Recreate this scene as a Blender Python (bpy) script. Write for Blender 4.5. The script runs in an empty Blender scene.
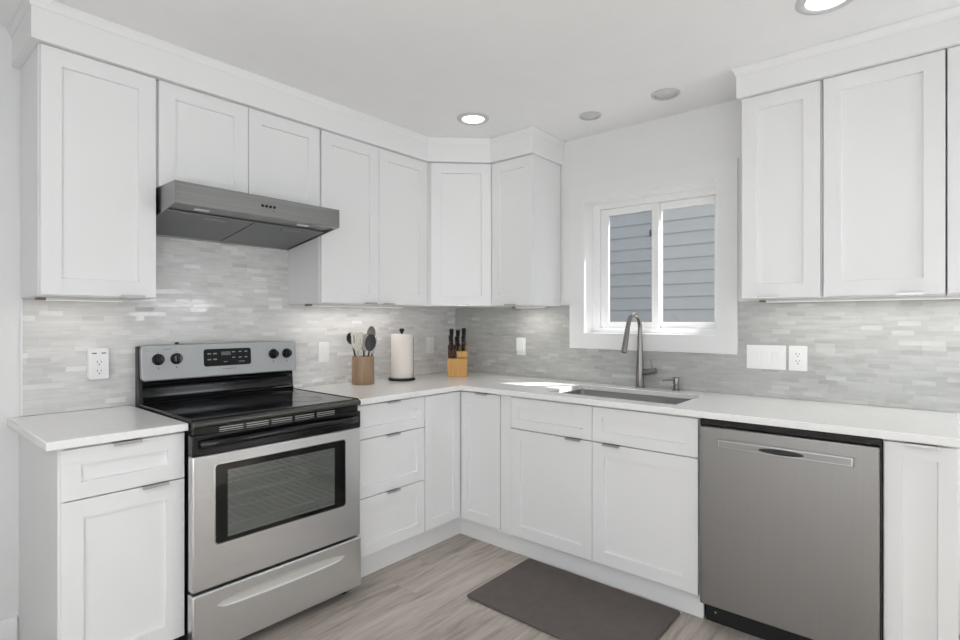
import bpy, bmesh, math, random
from math import radians, sin, cos, pi, atan2
from mathutils import Matrix, Vector

random.seed(7)
S = bpy.context.scene
COL = S.collection

# ------------------------------------------------------------------ camera
CAM = Vector((2.760, -2.958, 1.297))
cd = bpy.data.cameras.new('camera')
cam = bpy.data.objects.new('camera', cd)
COL.objects.link(cam)
cam.location = CAM
cam.rotation_euler = (radians(90), 0, radians(40.4))
cd.sensor_width = 36.0
cd.lens = 534.5 / 960 * 36.0
cd.clip_start = 0.02
S.camera = cam

# ------------------------------------------------------------------ world
w = bpy.data.worlds.new('sky')
S.world = w
w.use_nodes = True
bg = w.node_tree.nodes['Background']
bg.inputs[0].default_value = (0.93, 0.965, 1.0, 1)
bg.inputs[1].default_value = 2.6

# ------------------------------------------------------------------ sun
sd = bpy.data.lights.new('sun', 'SUN')
sd.energy = 13.0
sd.angle = radians(0.6)
sd.color = (1.0, 0.97, 0.92)
sun = bpy.data.objects.new('sun', sd)
COL.objects.link(sun)
sun.location = (6, 6, 8)
sun.rotation_euler = Vector((-0.513, -0.535, -1.0)).to_track_quat('-Z', 'Y').to_euler()


def area(name, loc, direction, sx, sy, power, color=(1, 1, 1), shape='RECTANGLE', spread=180):
    l = bpy.data.lights.new(name, 'AREA')
    l.shape = shape
    l.size = sx
    l.size_y = sy
    l.energy = power
    l.color = color
    l.spread = radians(spread)
    o = bpy.data.objects.new(name, l)
    COL.objects.link(o)
    o.location = loc
    o.rotation_euler = Vector(direction).to_track_quat('-Z', 'Y').to_euler()
    return o


# added area lamps in unseen side and rear openings, standing in for daylight
area('daylight_fill', (2.6, -6.32, 1.25), (0, 1, 0), 1.6, 2.1, 10, (0.925, 0.967, 1.0))
area('daylight_fill', (3.93, -0.50, 1.50), (-1, 0, 0), 1.25, 0.24, 5.5, (0.945, 0.975, 1.0))  # narrow strip sized to make the glint on the left tiles
area('daylight_fill', (3.93, -3.80, 1.30), (-1, 0, 0), 2.4, 1.9, 20, (0.925, 0.967, 1.0))

# fill lamp added behind the camera, aimed up to brighten the ceiling
area('ceiling_bounce_fill', (1.3, -4.75, 0.9), (0, 0, 1), 2.0, 1.6, 71, (0.925, 0.967, 1.0), spread=140)

vs = S.view_settings
S.display_settings.display_device = 'sRGB'
vs.view_transform = 'Standard'
vs.look = 'None'
vs.exposure = -0.06
vs.gamma = 1.0
vs.use_curve_mapping = False
S.cycles.max_bounces = 10
S.cycles.diffuse_bounces = 6
S.cycles.glossy_bounces = 5
S.cycles.transmission_bounces = 6
S.cycles.transparent_max_bounces = 10
S.cycles.sample_clamp_indirect = 6.0
S.cycles.use_denoising = True
S.cycles.caustics_reflective = False
S.cycles.caustics_refractive = False


# ================================================================== materials
def nodes_of(name):
    m = bpy.data.materials.new(name)
    m.use_nodes = True
    nt = m.node_tree
    return m, nt, nt.nodes['Principled BSDF']


def simple(name, col, rough=0.5, metal=0.0, spec=0.5, coat=0.0, noise=0.0, nscale=30.0):
    m, nt, b = nodes_of(name)
    b.inputs['Base Color'].default_value = (*col, 1)
    b.inputs['Roughness'].default_value = rough
    b.inputs['Metallic'].default_value = metal
    b.inputs['Specular IOR Level'].default_value = spec
    b.inputs['Coat Weight'].default_value = coat
    if noise:
        tc = nt.nodes.new('ShaderNodeTexCoord')
        n = nt.nodes.new('ShaderNodeTexNoise')
        n.inputs['Scale'].default_value = nscale
        n.inputs['Detail'].default_value = 5
        nt.links.new(tc.outputs['Object'], n.inputs['Vector'])
        r = nt.nodes.new('ShaderNodeValToRGB')
        r.color_ramp.elements[0].position = 0.3
        r.color_ramp.elements[1].position = 0.7
        r.color_ramp.elements[0].color = (*[c * (1 - noise) for c in col], 1)
        r.color_ramp.elements[1].color = (*[min(1, c * (1 + noise)) for c in col], 1)
        nt.links.new(n.outputs['Fac'], r.inputs['Fac'])
        nt.links.new(r.outputs['Color'], b.inputs['Base Color'])
    return m


def brushed(name, col, rough, axis_scale, strength=0.10, metal=1.0, bump=0.02):
    """brushed metal: fine grain stretched along one object axis"""
    m, nt, b = nodes_of(name)
    b.inputs['Metallic'].default_value = metal
    tc = nt.nodes.new('ShaderNodeTexCoord')
    mp = nt.nodes.new('ShaderNodeMapping')
    mp.inputs['Scale'].default_value = axis_scale
    n = nt.nodes.new('ShaderNodeTexNoise')
    n.inputs['Scale'].default_value = 1.0
    n.inputs['Detail'].default_value = 3
    nt.links.new(tc.outputs['Object'], mp.inputs['Vector'])
    nt.links.new(mp.outputs['Vector'], n.inputs['Vector'])
    r = nt.nodes.new('ShaderNodeValToRGB')
    r.color_ramp.elements[0].color = (*[c * (1 - strength) for c in col], 1)
    r.color_ramp.elements[1].color = (*[min(1, c * (1 + strength)) for c in col], 1)
    r.color_ramp.elements[0].position = 0.3
    r.color_ramp.elements[1].position = 0.7
    nt.links.new(n.outputs['Fac'], r.inputs['Fac'])
    nt.links.new(r.outputs['Color'], b.inputs['Base Color'])
    mr = nt.nodes.new('ShaderNodeMapRange')
    mr.inputs['To Min'].default_value = rough - 0.03
    mr.inputs['To Max'].default_value = rough + 0.03
    nt.links.new(n.outputs['Fac'], mr.inputs['Value'])
    nt.links.new(mr.outputs['Result'], b.inputs['Roughness'])
    return m


def emit(name, col, strength):
    m, nt, b = nodes_of(name)
    b.inputs['Base Color'].default_value = (0.8, 0.8, 0.8, 1)
    b.inputs['Emission Color'].default_value = (*col, 1)
    b.inputs['Emission Strength'].default_value = strength
    return m


def pane_mat(name, gloss=0.07, tint=(1, 1, 1)):
    m = bpy.data.materials.new(name)
    m.use_nodes = True
    nt = m.node_tree
    nt.nodes.clear()
    out = nt.nodes.new('ShaderNodeOutputMaterial')
    t = nt.nodes.new('ShaderNodeBsdfTransparent')
    t.inputs[0].default_value = (*tint, 1)
    g = nt.nodes.new('ShaderNodeBsdfGlossy')
    g.inputs['Roughness'].default_value = 0.01
    mx = nt.nodes.new('ShaderNodeMixShader')
    lw = nt.nodes.new('ShaderNodeLayerWeight')
    pw = nt.nodes.new('ShaderNodeMath')
    pw.operation = 'POWER'
    pw.inputs[1].default_value = 5.0
    nt.links.new(lw.outputs['Facing'], pw.inputs[0])
    ad = nt.nodes.new('ShaderNodeMath')
    ad.operation = 'MULTIPLY_ADD'
    ad.inputs[1].default_value = 0.6
    ad.inputs[2].default_value = gloss * 0.5
    nt.links.new(pw.outputs[0], ad.inputs[0])
    nt.links.new(ad.outputs[0], mx.inputs[0])
    nt.links.new(t.outputs[0], mx.inputs[1])
    nt.links.new(g.outputs[0], mx.inputs[2])
    nt.links.new(mx.outputs[0], out.inputs[0])
    return m


def tile_mat(name, along, gain=1.0, tint=(1, 1, 1)):
    """linear marble mosaic: rows of long thin stones, each with its own tone, gloss and slight tilt.
    along = 'X' or 'Y', the world axis the rows run along"""
    m, nt, b = nodes_of(name)
    L = nt.links
    N = nt.nodes.new
    g = N('ShaderNodeNewGeometry')
    sp = N('ShaderNodeSeparateXYZ')
    L.new(g.outputs['Position'], sp.inputs[0])
    cb = N('ShaderNodeCombineXYZ')
    # a per-row random slide so that the joints do not line up
    row = N('ShaderNodeMath'); row.operation = 'DIVIDE'; row.inputs[1].default_value = 0.0212
    L.new(sp.outputs['Z'], row.inputs[0])
    fl = N('ShaderNodeMath'); fl.operation = 'FLOOR'
    L.new(row.outputs[0], fl.inputs[0])
    wn = N('ShaderNodeTexWhiteNoise'); wn.noise_dimensions = '1D'
    L.new(fl.outputs[0], wn.inputs['W'])
    sl = N('ShaderNodeMath'); sl.operation = 'MULTIPLY_ADD'; sl.inputs[1].default_value = 0.22
    L.new(wn.outputs['Value'], sl.inputs[0])
    L.new(sp.outputs[along], sl.inputs[2])
    L.new(sl.outputs[0], cb.inputs['X'])
    L.new(sp.outputs['Z'], cb.inputs['Y'])

    def brick(c1, c2, mortar, bias=0.0):
        t = N('ShaderNodeTexBrick')
        t.offset = 0.0
        t.squash = 1.0
        t.inputs['Scale'].default_value = 1.0
        t.inputs['Brick Width'].default_value = 0.078
        t.inputs['Row Height'].default_value = 0.0212
        t.inputs['Mortar Size'].default_value = 0.0007
        t.inputs['Mortar Smooth'].default_value = 0.2
        t.inputs['Bias'].default_value = bias
        t.inputs['Color1'].default_value = (*c1, 1)
        t.inputs['Color2'].default_value = (*c2, 1)
        t.inputs['Mortar'].default_value = (*mortar, 1)
        L.new(cb.outputs[0], t.inputs['Vector'])
        return t
    tone = brick((0, 0, 0), (1, 1, 1), (0.45, 0.45, 0.45))
    cr = N('ShaderNodeValToRGB')
    e = cr.color_ramp.elements
    e[0].position = 0.0; e[0].color = (0.64, 0.64, 0.63, 1)
    e[1].position = 1.0; e[1].color = (0.86, 0.86, 0.855, 1)
    for p, c in ((0.02, (0.60, 0.59, 0.585)), (0.06, (0.665, 0.665, 0.655)), (0.5, (0.71, 0.71, 0.70)), (0.88, (0.755, 0.755, 0.745))):
        k = e.new(p); k.color = (*c, 1)
    L.new(tone.outputs['Color'], cr.inputs['Fac'])
    # soft marble veining, along the rows
    mp = N('ShaderNodeMapping'); mp.inputs['Scale'].default_value = (9, 60, 1)
    L.new(cb.outputs[0], mp.inputs['Vector'])
    nz = N('ShaderNodeTexNoise'); nz.inputs['Scale'].default_value = 1.0; nz.inputs['Detail'].default_value = 4
    L.new(mp.outputs[0], nz.inputs['Vector'])
    mr = N('ShaderNodeMapRange'); mr.inputs['From Min'].default_value = 0.3; mr.inputs['From Max'].default_value = 0.7
    mr.inputs['To Min'].default_value = 0.90; mr.inputs['To Max'].default_value = 1.06
    L.new(nz.outputs['Fac'], mr.inputs['Value'])
    mu = N('ShaderNodeMix'); mu.data_type = 'RGBA'; mu.blend_type = 'MULTIPLY'; mu.inputs[0].default_value = 1.0
    L.new(cr.outputs['Color'], mu.inputs[6]); L.new(mr.outputs['Result'], mu.inputs[7])
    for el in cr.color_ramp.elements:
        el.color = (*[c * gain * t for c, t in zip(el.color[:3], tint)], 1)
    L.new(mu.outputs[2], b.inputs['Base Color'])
    # tilt of each stone
    wn2 = N('ShaderNodeTexWhiteNoise'); wn2.noise_dimensions = '3D'
    L.new(tone.outputs['Color'], wn2.inputs['Vector'])
    sub = N('ShaderNodeVectorMath'); sub.operation = 'SUBTRACT'; sub.inputs[1].default_value = (0.5, 0.5, 0.5)
    L.new(wn2.outputs['Color'], sub.inputs[0])
    scl = N('ShaderNodeVectorMath'); scl.operation = 'SCALE'; scl.inputs['Scale'].default_value = 0.055
    L.new(sub.outputs[0], scl.inputs[0])
    add = N('ShaderNodeVectorMath'); add.operation = 'ADD'
    L.new(g.outputs['Normal'], add.inputs[0]); L.new(scl.outputs[0], add.inputs[1])
    nrm = N('ShaderNodeVectorMath'); nrm.operation = 'NORMALIZE'
    L.new(add.outputs[0], nrm.inputs[0])
    bp = N('ShaderNodeBump'); bp.inputs['Strength'].default_value = 0.25; bp.inputs['Distance'].default_value = 0.001; bp.invert = True
    L.new(tone.outputs['Fac'], bp.inputs['Height']); L.new(nrm.outputs[0], bp.inputs['Normal'])
    L.new(bp.outputs[0], b.inputs['Normal'])
    rr = N('ShaderNodeMapRange'); rr.inputs['To Min'].default_value = 0.24; rr.inputs['To Max'].default_value = 0.04
    L.new(wn2.outputs['Value'], rr.inputs['Value'])
    L.new(rr.outputs['Result'], b.inputs['Roughness'])
    b.inputs['Specular IOR Level'].default_value = 0.6
    return m


def floor_mat():
    m, nt, b = nodes_of('vinyl_plank')
    L = nt.links
    N = nt.nodes.new
    g = N('ShaderNodeNewGeometry')
    sp = N('ShaderNodeSeparateXYZ'); L.new(g.outputs['Position'], sp.inputs[0])
    W, LEN = 0.182, 1.22
    row = N('ShaderNodeMath'); row.operation = 'DIVIDE'; row.inputs[1].default_value = W
    L.new(sp.outputs['X'], row.inputs[0])
    fl = N('ShaderNodeMath'); fl.operation = 'FLOOR'; L.new(row.outputs[0], fl.inputs[0])
    wn = N('ShaderNodeTexWhiteNoise'); wn.noise_dimensions = '1D'; L.new(fl.outputs[0], wn.inputs['W'])
    sl = N('ShaderNodeMath'); sl.operation = 'MULTIPLY_ADD'; sl.inputs[1].default_value = LEN
    L.new(wn.outputs['Value'], sl.inputs[0]); L.new(sp.outputs['Y'], sl.inputs[2])
    cb = N('ShaderNodeCombineXYZ'); L.new(sl.outputs[0], cb.inputs['X']); L.new(sp.outputs['X'], cb.inputs['Y'])
    t = N('ShaderNodeTexBrick'); t.offset = 0.0
    for k, v in (('Scale', 1.0), ('Brick Width', LEN), ('Row Height', W), ('Mortar Size', 0.0012), ('Mortar Smooth', 0.1), ('Bias', 0.0)):
        t.inputs[k].default_value = v
    t.inputs['Color1'].default_value = (0, 0, 0, 1); t.inputs['Color2'].default_value = (1, 1, 1, 1)
    t.inputs['Mortar'].default_value = (0.3, 0.3, 0.3, 1)
    L.new(cb.outputs[0], t.inputs['Vector'])
    # grain: long streaks, shifted from plank to plank
    off = N('ShaderNodeVectorMath'); off.operation = 'MULTIPLY_ADD'
    off.inputs[1].default_value = (7.3, 3.1, 5.0)
    L.new(t.outputs['Color'], off.inputs[0]); L.new(cb.outputs[0], off.inputs[2])
    mp = N('ShaderNodeMapping'); mp.inputs['Scale'].default_value = (2.6, 21, 1)
    L.new(off.outputs[0], mp.inputs['Vector'])
    n1 = N('ShaderNodeTexNoise'); n1.inputs['Scale'].default_value = 1.0; n1.inputs['Detail'].default_value = 7; n1.inputs['Roughness'].default_value = 0.62
    n1.inputs['Distortion'].default_value = 0.7
    L.new(mp.outputs[0], n1.inputs['Vector'])
    cr = N('ShaderNodeValToRGB')
    e = cr.color_ramp.elements
    e[0].position = 0.27; e[0].color = (0.19, 0.155, 0.13, 1)
    e[1].position = 0.74; e[1].color = (0.60, 0.535, 0.482, 1)
    for p, c in ((0.36, (0.35, 0.30, 0.262)), (0.47, (0.455, 0.40, 0.352)), (0.58, (0.52, 0.458, 0.405))):
        k = e.new(p); k.color = (*c, 1)
    L.new(n1.outputs['Fac'], cr.inputs['Fac'])
    mp2 = N('ShaderNodeMapping'); mp2.inputs['Scale'].default_value = (6, 150, 1)
    L.new(off.outputs[0], mp2.inputs['Vector'])
    n2 = N('ShaderNodeTexNoise'); n2.inputs['Scale'].default_value = 1.0; n2.inputs['Detail'].default_value = 4
    L.new(mp2.outputs[0], n2.inputs['Vector'])
    r2 = N('ShaderNodeMapRange'); r2.inputs['From Min'].default_value = 0.3; r2.inputs['From Max'].default_value = 0.7
    r2.inputs['To Min'].default_value = 0.88; r2.inputs['To Max'].default_value = 1.08
    L.new(n2.outputs['Fac'], r2.inputs['Value'])
    r3 = N('ShaderNodeMapRange'); r3.inputs['To Min'].default_value = 0.86; r3.inputs['To Max'].default_value = 1.10
    L.new(t.outputs['Color'], r3.inputs['Value'])
    mm = N('ShaderNodeMath'); mm.operation = 'MULTIPLY'
    L.new(r2.outputs['Result'], mm.inputs[0]); L.new(r3.outputs['Result'], mm.inputs[1])
    mu = N('ShaderNodeMix'); mu.data_type = 'RGBA'; mu.blend_type = 'MULTIPLY'; mu.inputs[0].default_value = 1.0
    L.new(cr.outputs['Color'], mu.inputs[6]); L.new(mm.outputs[0], mu.inputs[7])
    L.new(mu.outputs[2], b.inputs['Base Color'])
    b.inputs['Roughness'].default_value = 0.48
    bp = N('ShaderNodeBump'); bp.inputs['Strength'].default_value = 0.15; bp.inputs['Distance'].default_value = 0.001; bp.invert = True
    L.new(t.outputs['Fac'], bp.inputs['Height']); L.new(bp.outputs[0], b.inputs['Normal'])
    return m


def wood_mat(name, c1, c2, scale, rough=0.45):
    m, nt, b = nodes_of(name)
    tc = nt.nodes.new('ShaderNodeTexCoord')
    mp = nt.nodes.new('ShaderNodeMapping'); mp.inputs['Scale'].default_value = scale
    n = nt.nodes.new('ShaderNodeTexNoise'); n.inputs['Scale'].default_value = 1.0; n.inputs['Detail'].default_value = 5
    nt.links.new(tc.outputs['Object'], mp.inputs['Vector']); nt.links.new(mp.outputs[0], n.inputs['Vector'])
    r = nt.nodes.new('ShaderNodeValToRGB')
    r.color_ramp.elements[0].position = 0.3; r.color_ramp.elements[1].position = 0.7
    r.color_ramp.elements[0].color = (*c1, 1); r.color_ramp.elements[1].color = (*c2, 1)
    nt.links.new(n.outputs['Fac'], r.inputs['Fac']); nt.links.new(r.outputs['Color'], b.inputs['Base Color'])
    b.inputs['Roughness'].default_value = rough
    return m


M = {}
M['wall'] = simple('wall_paint', (0.80, 0.80, 0.797), 0.7, noise=0.01, nscale=6)
M['casing'] = simple('casing_paint', (0.81, 0.81, 0.808), 0.5)
M['ceiling'] = simple('ceiling_paint', (0.87, 0.87, 0.87), 0.85, noise=0.01, nscale=8)
M['trim'] = simple('trim_paint', (0.83, 0.83, 0.83), 0.4)
M['cab'] = simple('cabinet_paint', (0.805, 0.805, 0.807), 0.34, noise=0.006, nscale=3)
M['vinyl'] = simple('window_vinyl', (0.86, 0.86, 0.86), 0.3)
M['quartz'] = simple('white_quartz', (0.87, 0.865, 0.855), 0.16, noise=0.025, nscale=55)
M['floor'] = floor_mat()
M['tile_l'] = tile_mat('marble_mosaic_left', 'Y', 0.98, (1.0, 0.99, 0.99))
M['tile_b'] = tile_mat('marble_mosaic_back', 'X', 0.66, (0.99, 1.0, 0.98))  # darker copy of the same tile, weaker light put into its colour
M['steel_h'] = brushed('brushed_steel_range', (0.68, 0.685, 0.69), 0.36, (3, 3, 260), 0.03)
M['steel_v'] = brushed('brushed_steel_dishwasher', (0.315, 0.309, 0.304), 0.38, (260, 260, 3), 0.02)
M['steel_hood'] = brushed('brushed_steel_hood', (0.30, 0.30, 0.295), 0.32, (3, 3, 220), 0.08)
M['panel_silver'] = simple('silver_panel', (0.42, 0.43, 0.435), 0.42, metal=0.55)
M['scoop'] = simple('bright_scoop', (0.66, 0.66, 0.635), 0.38, metal=0.45, noise=0.05, nscale=400)
M['sink'] = brushed('sink_steel', (0.50, 0.50, 0.50), 0.35, (3, 200, 200), 0.06)
M['nickel'] = simple('brushed_nickel', (0.27, 0.255, 0.24), 0.28, metal=1.0)
M['pull'] = simple('satin_pull', (0.50, 0.50, 0.50), 0.35, metal=1.0)
M['filter'] = simple('filter_mesh', (0.26, 0.265, 0.27), 0.5, metal=0.8, noise=0.15, nscale=700)
M['black_gloss'] = simple('black_enamel', (0.006, 0.006, 0.007), 0.12, spec=0.38)
M['black_satin'] = simple('black_plastic', (0.014, 0.014, 0.015), 0.4, spec=0.35)
M['black_matte'] = simple('black_matte', (0.03, 0.03, 0.03), 0.7)
M['grey_rail'] = simple('dark_rail', (0.09, 0.09, 0.083), 0.25, metal=0.6)
M['cooktop'] = simple('black_ceramic_glass', (0.012, 0.013, 0.015), 0.07, coat=0.3)
M['burner'] = simple('burner_print', (0.045, 0.045, 0.05), 0.12)
M['oven_glass'] = simple('oven_glass', (0.008, 0.008, 0.008), 0.05, spec=0.3)
M['oven_inner'] = simple('oven_window', (0.20, 0.21, 0.195), 0.06, spec=0.8, coat=0.6)  # grey base colour stands in for the hazy room reflection
_nt = M['oven_inner'].node_tree
_t = _nt.nodes.new('ShaderNodeBsdfTransparent'); _t.inputs[0].default_value = (.8, .84, .8, 1)
_m = _nt.nodes.new('ShaderNodeMixShader'); _m.inputs[0].default_value = 0.55
_nt.links.new(_nt.nodes['Principled BSDF'].outputs[0], _m.inputs[1]); _nt.links.new(_t.outputs[0], _m.inputs[2])
_nt.links.new(_m.outputs[0], _nt.nodes['Material Output'].inputs[0])
M['rack'] = simple('oven_rack', (0.45, 0.45, 0.42), 0.35, metal=0.7)
M['display'] = simple('black_display', (0.010, 0.012, 0.012), 0.35, spec=0.15)
M['display_mark'] = simple('grey_print', (0.30, 0.31, 0.31), 0.5)
M['panel_mark'] = simple('dark_print', (0.16, 0.16, 0.165), 0.5)
M['white_plastic'] = simple('white_plastic', (0.86, 0.86, 0.86), 0.3)
M['slot'] = simple('dark_slot', (0.06, 0.06, 0.06), 0.6)
M['mat'] = simple('rubber_mat', (0.108, 0.087, 0.080), 0.58, noise=0.10, nscale=22)
M['crock'] = wood_mat('walnut_crock', (0.26, 0.165, 0.10), (0.36, 0.24, 0.155), (60, 60, 5))
M['bamboo'] = wood_mat('bamboo_block', (0.54, 0.28, 0.075), (0.68, 0.39, 0.12), (70, 70, 5), 0.4)
M['knife'] = simple('knife_handle', (0.012, 0.012, 0.012), 0.35)
M['knife_brown'] = simple('dark_wood_handle', (0.055, 0.030, 0.022), 0.4)
M['rivet'] = simple('rivet', (0.6, 0.6, 0.6), 0.3, metal=1)
M['paper'] = simple('paper_towel', (0.80, 0.735, 0.68), 0.9, noise=0.02, nscale=120)
M['cream'] = simple('cream_silicone', (0.54, 0.51, 0.45), 0.5)
M['charcoal'] = simple('charcoal_nylon', (0.035, 0.035, 0.037), 0.4)
M['steel_bright'] = simple('polished_steel', (0.62, 0.62, 0.60), 0.22, metal=1)
M['olive_steel'] = simple('aged_steel_spoon', (0.22, 0.205, 0.175), 0.35, metal=0.7)
M['lens_on'] = emit('lit_lens', (1.0, 0.98, 0.94), 3.0)
M['lens_dull'] = simple('dull_lens', (0.58, 0.58, 0.58), 0.5)
M['lens_off'] = simple('unlit_lens', (0.80, 0.80, 0.80), 0.4)
M['ring_grey'] = simple('grey_light_trim', (0.56, 0.56, 0.56), 0.5)
M['ring'] = simple('light_trim', (0.62, 0.62, 0.62), 0.5)
M['led'] = emit('led_strip', (1.0, 0.95, 0.89), 0.55)
M['led_body'] = simple('led_bar', (0.75, 0.74, 0.72), 0.4)
M['led_end'] = simple('bronze_cap', (0.20, 0.14, 0.10), 0.45)
M['siding'] = simple('blue_grey_siding', (0.19, 0.197, 0.202), 0.7, noise=0.03, nscale=5)
M['ground'] = simple('gravel_path', (0.35, 0.34, 0.32), 0.9, noise=0.2, nscale=30)
M['pane'] = pane_mat('window_glass', 0.05, (0.96, 0.965, 0.965))
M['pane_screen'] = pane_mat('screened_glass', 0.04, (0.85, 0.865, 0.875))
M['latch'] = simple('dark_latch', (0.08, 0.08, 0.075), 0.4)
M['toe_dark'] = simple('recess_black', (0.02, 0.02, 0.02), 0.6)  # near-black for the left toe kick and the dishwasher handle pocket


# ================================================================== mesh helpers
def box(bm, x0, x1, y0, y1, z0, z1):
    v = [bm.verts.new((x, y, z)) for z in (z0, z1) for y in (y0, y1) for x in (x0, x1)]
    for f in ((0, 2, 3, 1), (4, 5, 7, 6), (0, 1, 5, 4), (2, 6, 7, 3), (0, 4, 6, 2), (1, 3, 7, 5)):
        bm.faces.new([v[i] for i in f])
    return v


def frustum(bm, bot, top):
    a = [bm.verts.new(p) for p in bot]
    b = [bm.verts.new(p) for p in top]
    n = len(a)
    bm.faces.new(a[::-1]); bm.faces.new(b)
    for i in range(n):
        bm.faces.new((a[i], a[(i + 1) % n], b[(i + 1) % n], b[i]))


def prism_z(bm, poly, z0, z1):
    frustum(bm, [(x, y, z0) for x, y in poly], [(x, y, z1) for x, y in poly])


def prism_x(bm, poly, x0, x1):
    frustum(bm, [(x0, y, z) for y, z in poly], [(x1, y, z) for y, z in poly])


def prism_y(bm, poly, y0, y1):
    frustum(bm, [(x, y0, z) for x, z in poly], [(x, y1, z) for x, z in poly])


def lathe(bm, prof, seg=32, mat=None, closed=False):
    """revolve (r, z) about z, then transform by mat"""
    mat = mat or Matrix.Identity(4)
    rings = []
    for r, z in prof:
        if r < 1e-6:
            rings.append([bm.verts.new(mat @ Vector((0, 0, z)))])
        else:
            rings.append([bm.verts.new(mat @ Vector((r * cos(2 * pi * i / seg), r * sin(2 * pi * i / seg), z))) for i in range(seg)])
    pairs = list(zip(rings, rings[1:]))
    if closed:
        pairs.append((rings[-1], rings[0]))
    for a, b in pairs:
        for i in range(seg):
            j = (i + 1) % seg
            if len(a) == 1 and len(b) == 1:
                continue
            if len(a) == 1:
                bm.faces.new((a[0], b[j], b[i]))
            elif len(b) == 1:
                bm.faces.new((a[i], a[j], b[0]))
            else:
                bm.faces.new((a[i], a[j], b[j], b[i]))


def tube(bm, pts, rad, seg=14, cap=True):
    pts = [Vector(p) for p in pts]
    rads = rad if isinstance(rad, (list, tuple)) else [rad] * len(pts)
    rings = []
    up = None
    for i, p in enumerate(pts):
        if i == 0:
            t = pts[1] - p
        elif i == len(pts) - 1:
            t = p - pts[i - 1]
        else:
            t = (pts[i + 1] - p).normalized() + (p - pts[i - 1]).normalized()
        t.normalize()
        if up is None:
            up = t.orthogonal().normalized()
        else:
            up = (up - t * up.dot(t)).normalized()
        s = t.cross(up)
        rings.append([bm.verts.new(p + (up * cos(2 * pi * k / seg) + s * sin(2 * pi * k / seg)) * rads[i]) for k in range(seg)])
    for a, b in zip(rings, rings[1:]):
        for k in range(seg):
            j = (k + 1) % seg
            bm.faces.new((a[k], a[j], b[j], b[k]))
    if cap:
        bm.faces.new(rings[0][::-1]); bm.faces.new(rings[-1])


def ellipsoid(bm, c, r, mat=None, u=18, v=12):
    m = Matrix.Translation(c) @ (mat or Matrix.Identity(4)) @ Matrix.Diagonal((*r, 1))
    bmesh.ops.create_uvsphere(bm, u_segments=u, v_segments=v, radius=1.0, matrix=m)


def rrect(x0, x1, z0, z1, r, n=5):
    pts = []
    for cx, cz, a0 in ((x1 - r, z1 - r, 0), (x0 + r, z1 - r, 90), (x0 + r, z0 + r, 180), (x1 - r, z0 + r, 270)):
        for k in range(n + 1):
            a = radians(a0 + 90 * k / n)
            pts.append((cx + r * cos(a), cz + r * sin(a)))
    return pts


def xf(bm, mat):
    bmesh.ops.transform(bm, matrix=mat, verts=bm.verts)
    return bm


def obj(name, bm, mat, parent=None, bevel=0.0, smooth=True, seg=2, loc=None):
    bmesh.ops.recalc_face_normals(bm, faces=bm.faces)
    me = bpy.data.meshes.new(name)
    bm.to_mesh(me)
    bm.free()
    me.materials.append(M[mat] if isinstance(mat, str) else mat)
    if smooth:
        me.polygons.foreach_set('use_smooth', [True] * len(me.polygons))
        me.set_sharp_from_angle(angle=radians(38))
    o = bpy.data.objects.new(name, me)
    COL.objects.link(o)
    if parent is not None:
        o.parent = parent
    if loc:
        o.location = loc
    if bevel:
        md = o.modifiers.new('bevel', 'BEVEL')
        md.width = bevel
        md.segments = seg
        md.limit_method = 'ANGLE'
        md.angle_limit = radians(40)
        md.harden_normals = False
    return o


def tag(o, label, cat, group=None):
    o['label'] = label
    o['category'] = cat
    if group:
        o['group'] = group
    return o


def thing(name, label, cat, loc=(0, 0, 0), rotz=0.0, group=None):
    o = bpy.data.objects.new(name, None)
    o.empty_display_size = 0.1
    COL.objects.link(o)
    o.location = loc
    o.rotation_euler = (0, 0, rotz)
    return tag(o, label, cat, group)


def struct(name, bm, mat, parent=None, bevel=0.0, smooth=True):
    o = obj(name, bm, mat, parent, bevel, smooth)
    if parent is None:
        o['kind'] = 'structure'
    return o


def B():
    return bmesh.new()


L90 = radians(90)   # things on the left wall: local x runs along +y, local -y faces +x


def dup(src, loc, label, rotz=None):
    r = src.copy()
    COL.objects.link(r)
    r.location = loc
    if rotz is not None:
        r.rotation_euler = (0, 0, rotz)
    r['label'] = label
    for ch in list(src.children):
        c = ch.copy(); COL.objects.link(c); c.parent = r
        for g in ch.children:
            d = g.copy(); COL.objects.link(d); d.parent = c
    return r


# ================================================================== room shell
CEIL = 2.437
RX, FY = 3.60, -6.0      # right wall, wall behind the camera
T = 0.17

bm = B(); box(bm, -T, RX + T, FY - T, T, -0.10, 0.0)
struct('floor', bm, 'floor')
bm = B(); box(bm, -T, RX + T, FY - T, T, CEIL, CEIL + 0.12)
struct('ceiling', bm, 'ceiling')
bm = B(); box(bm, -T, 0, FY - T, T, 0.0, CEIL)
struct('wall_left', bm, 'wall')


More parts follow.
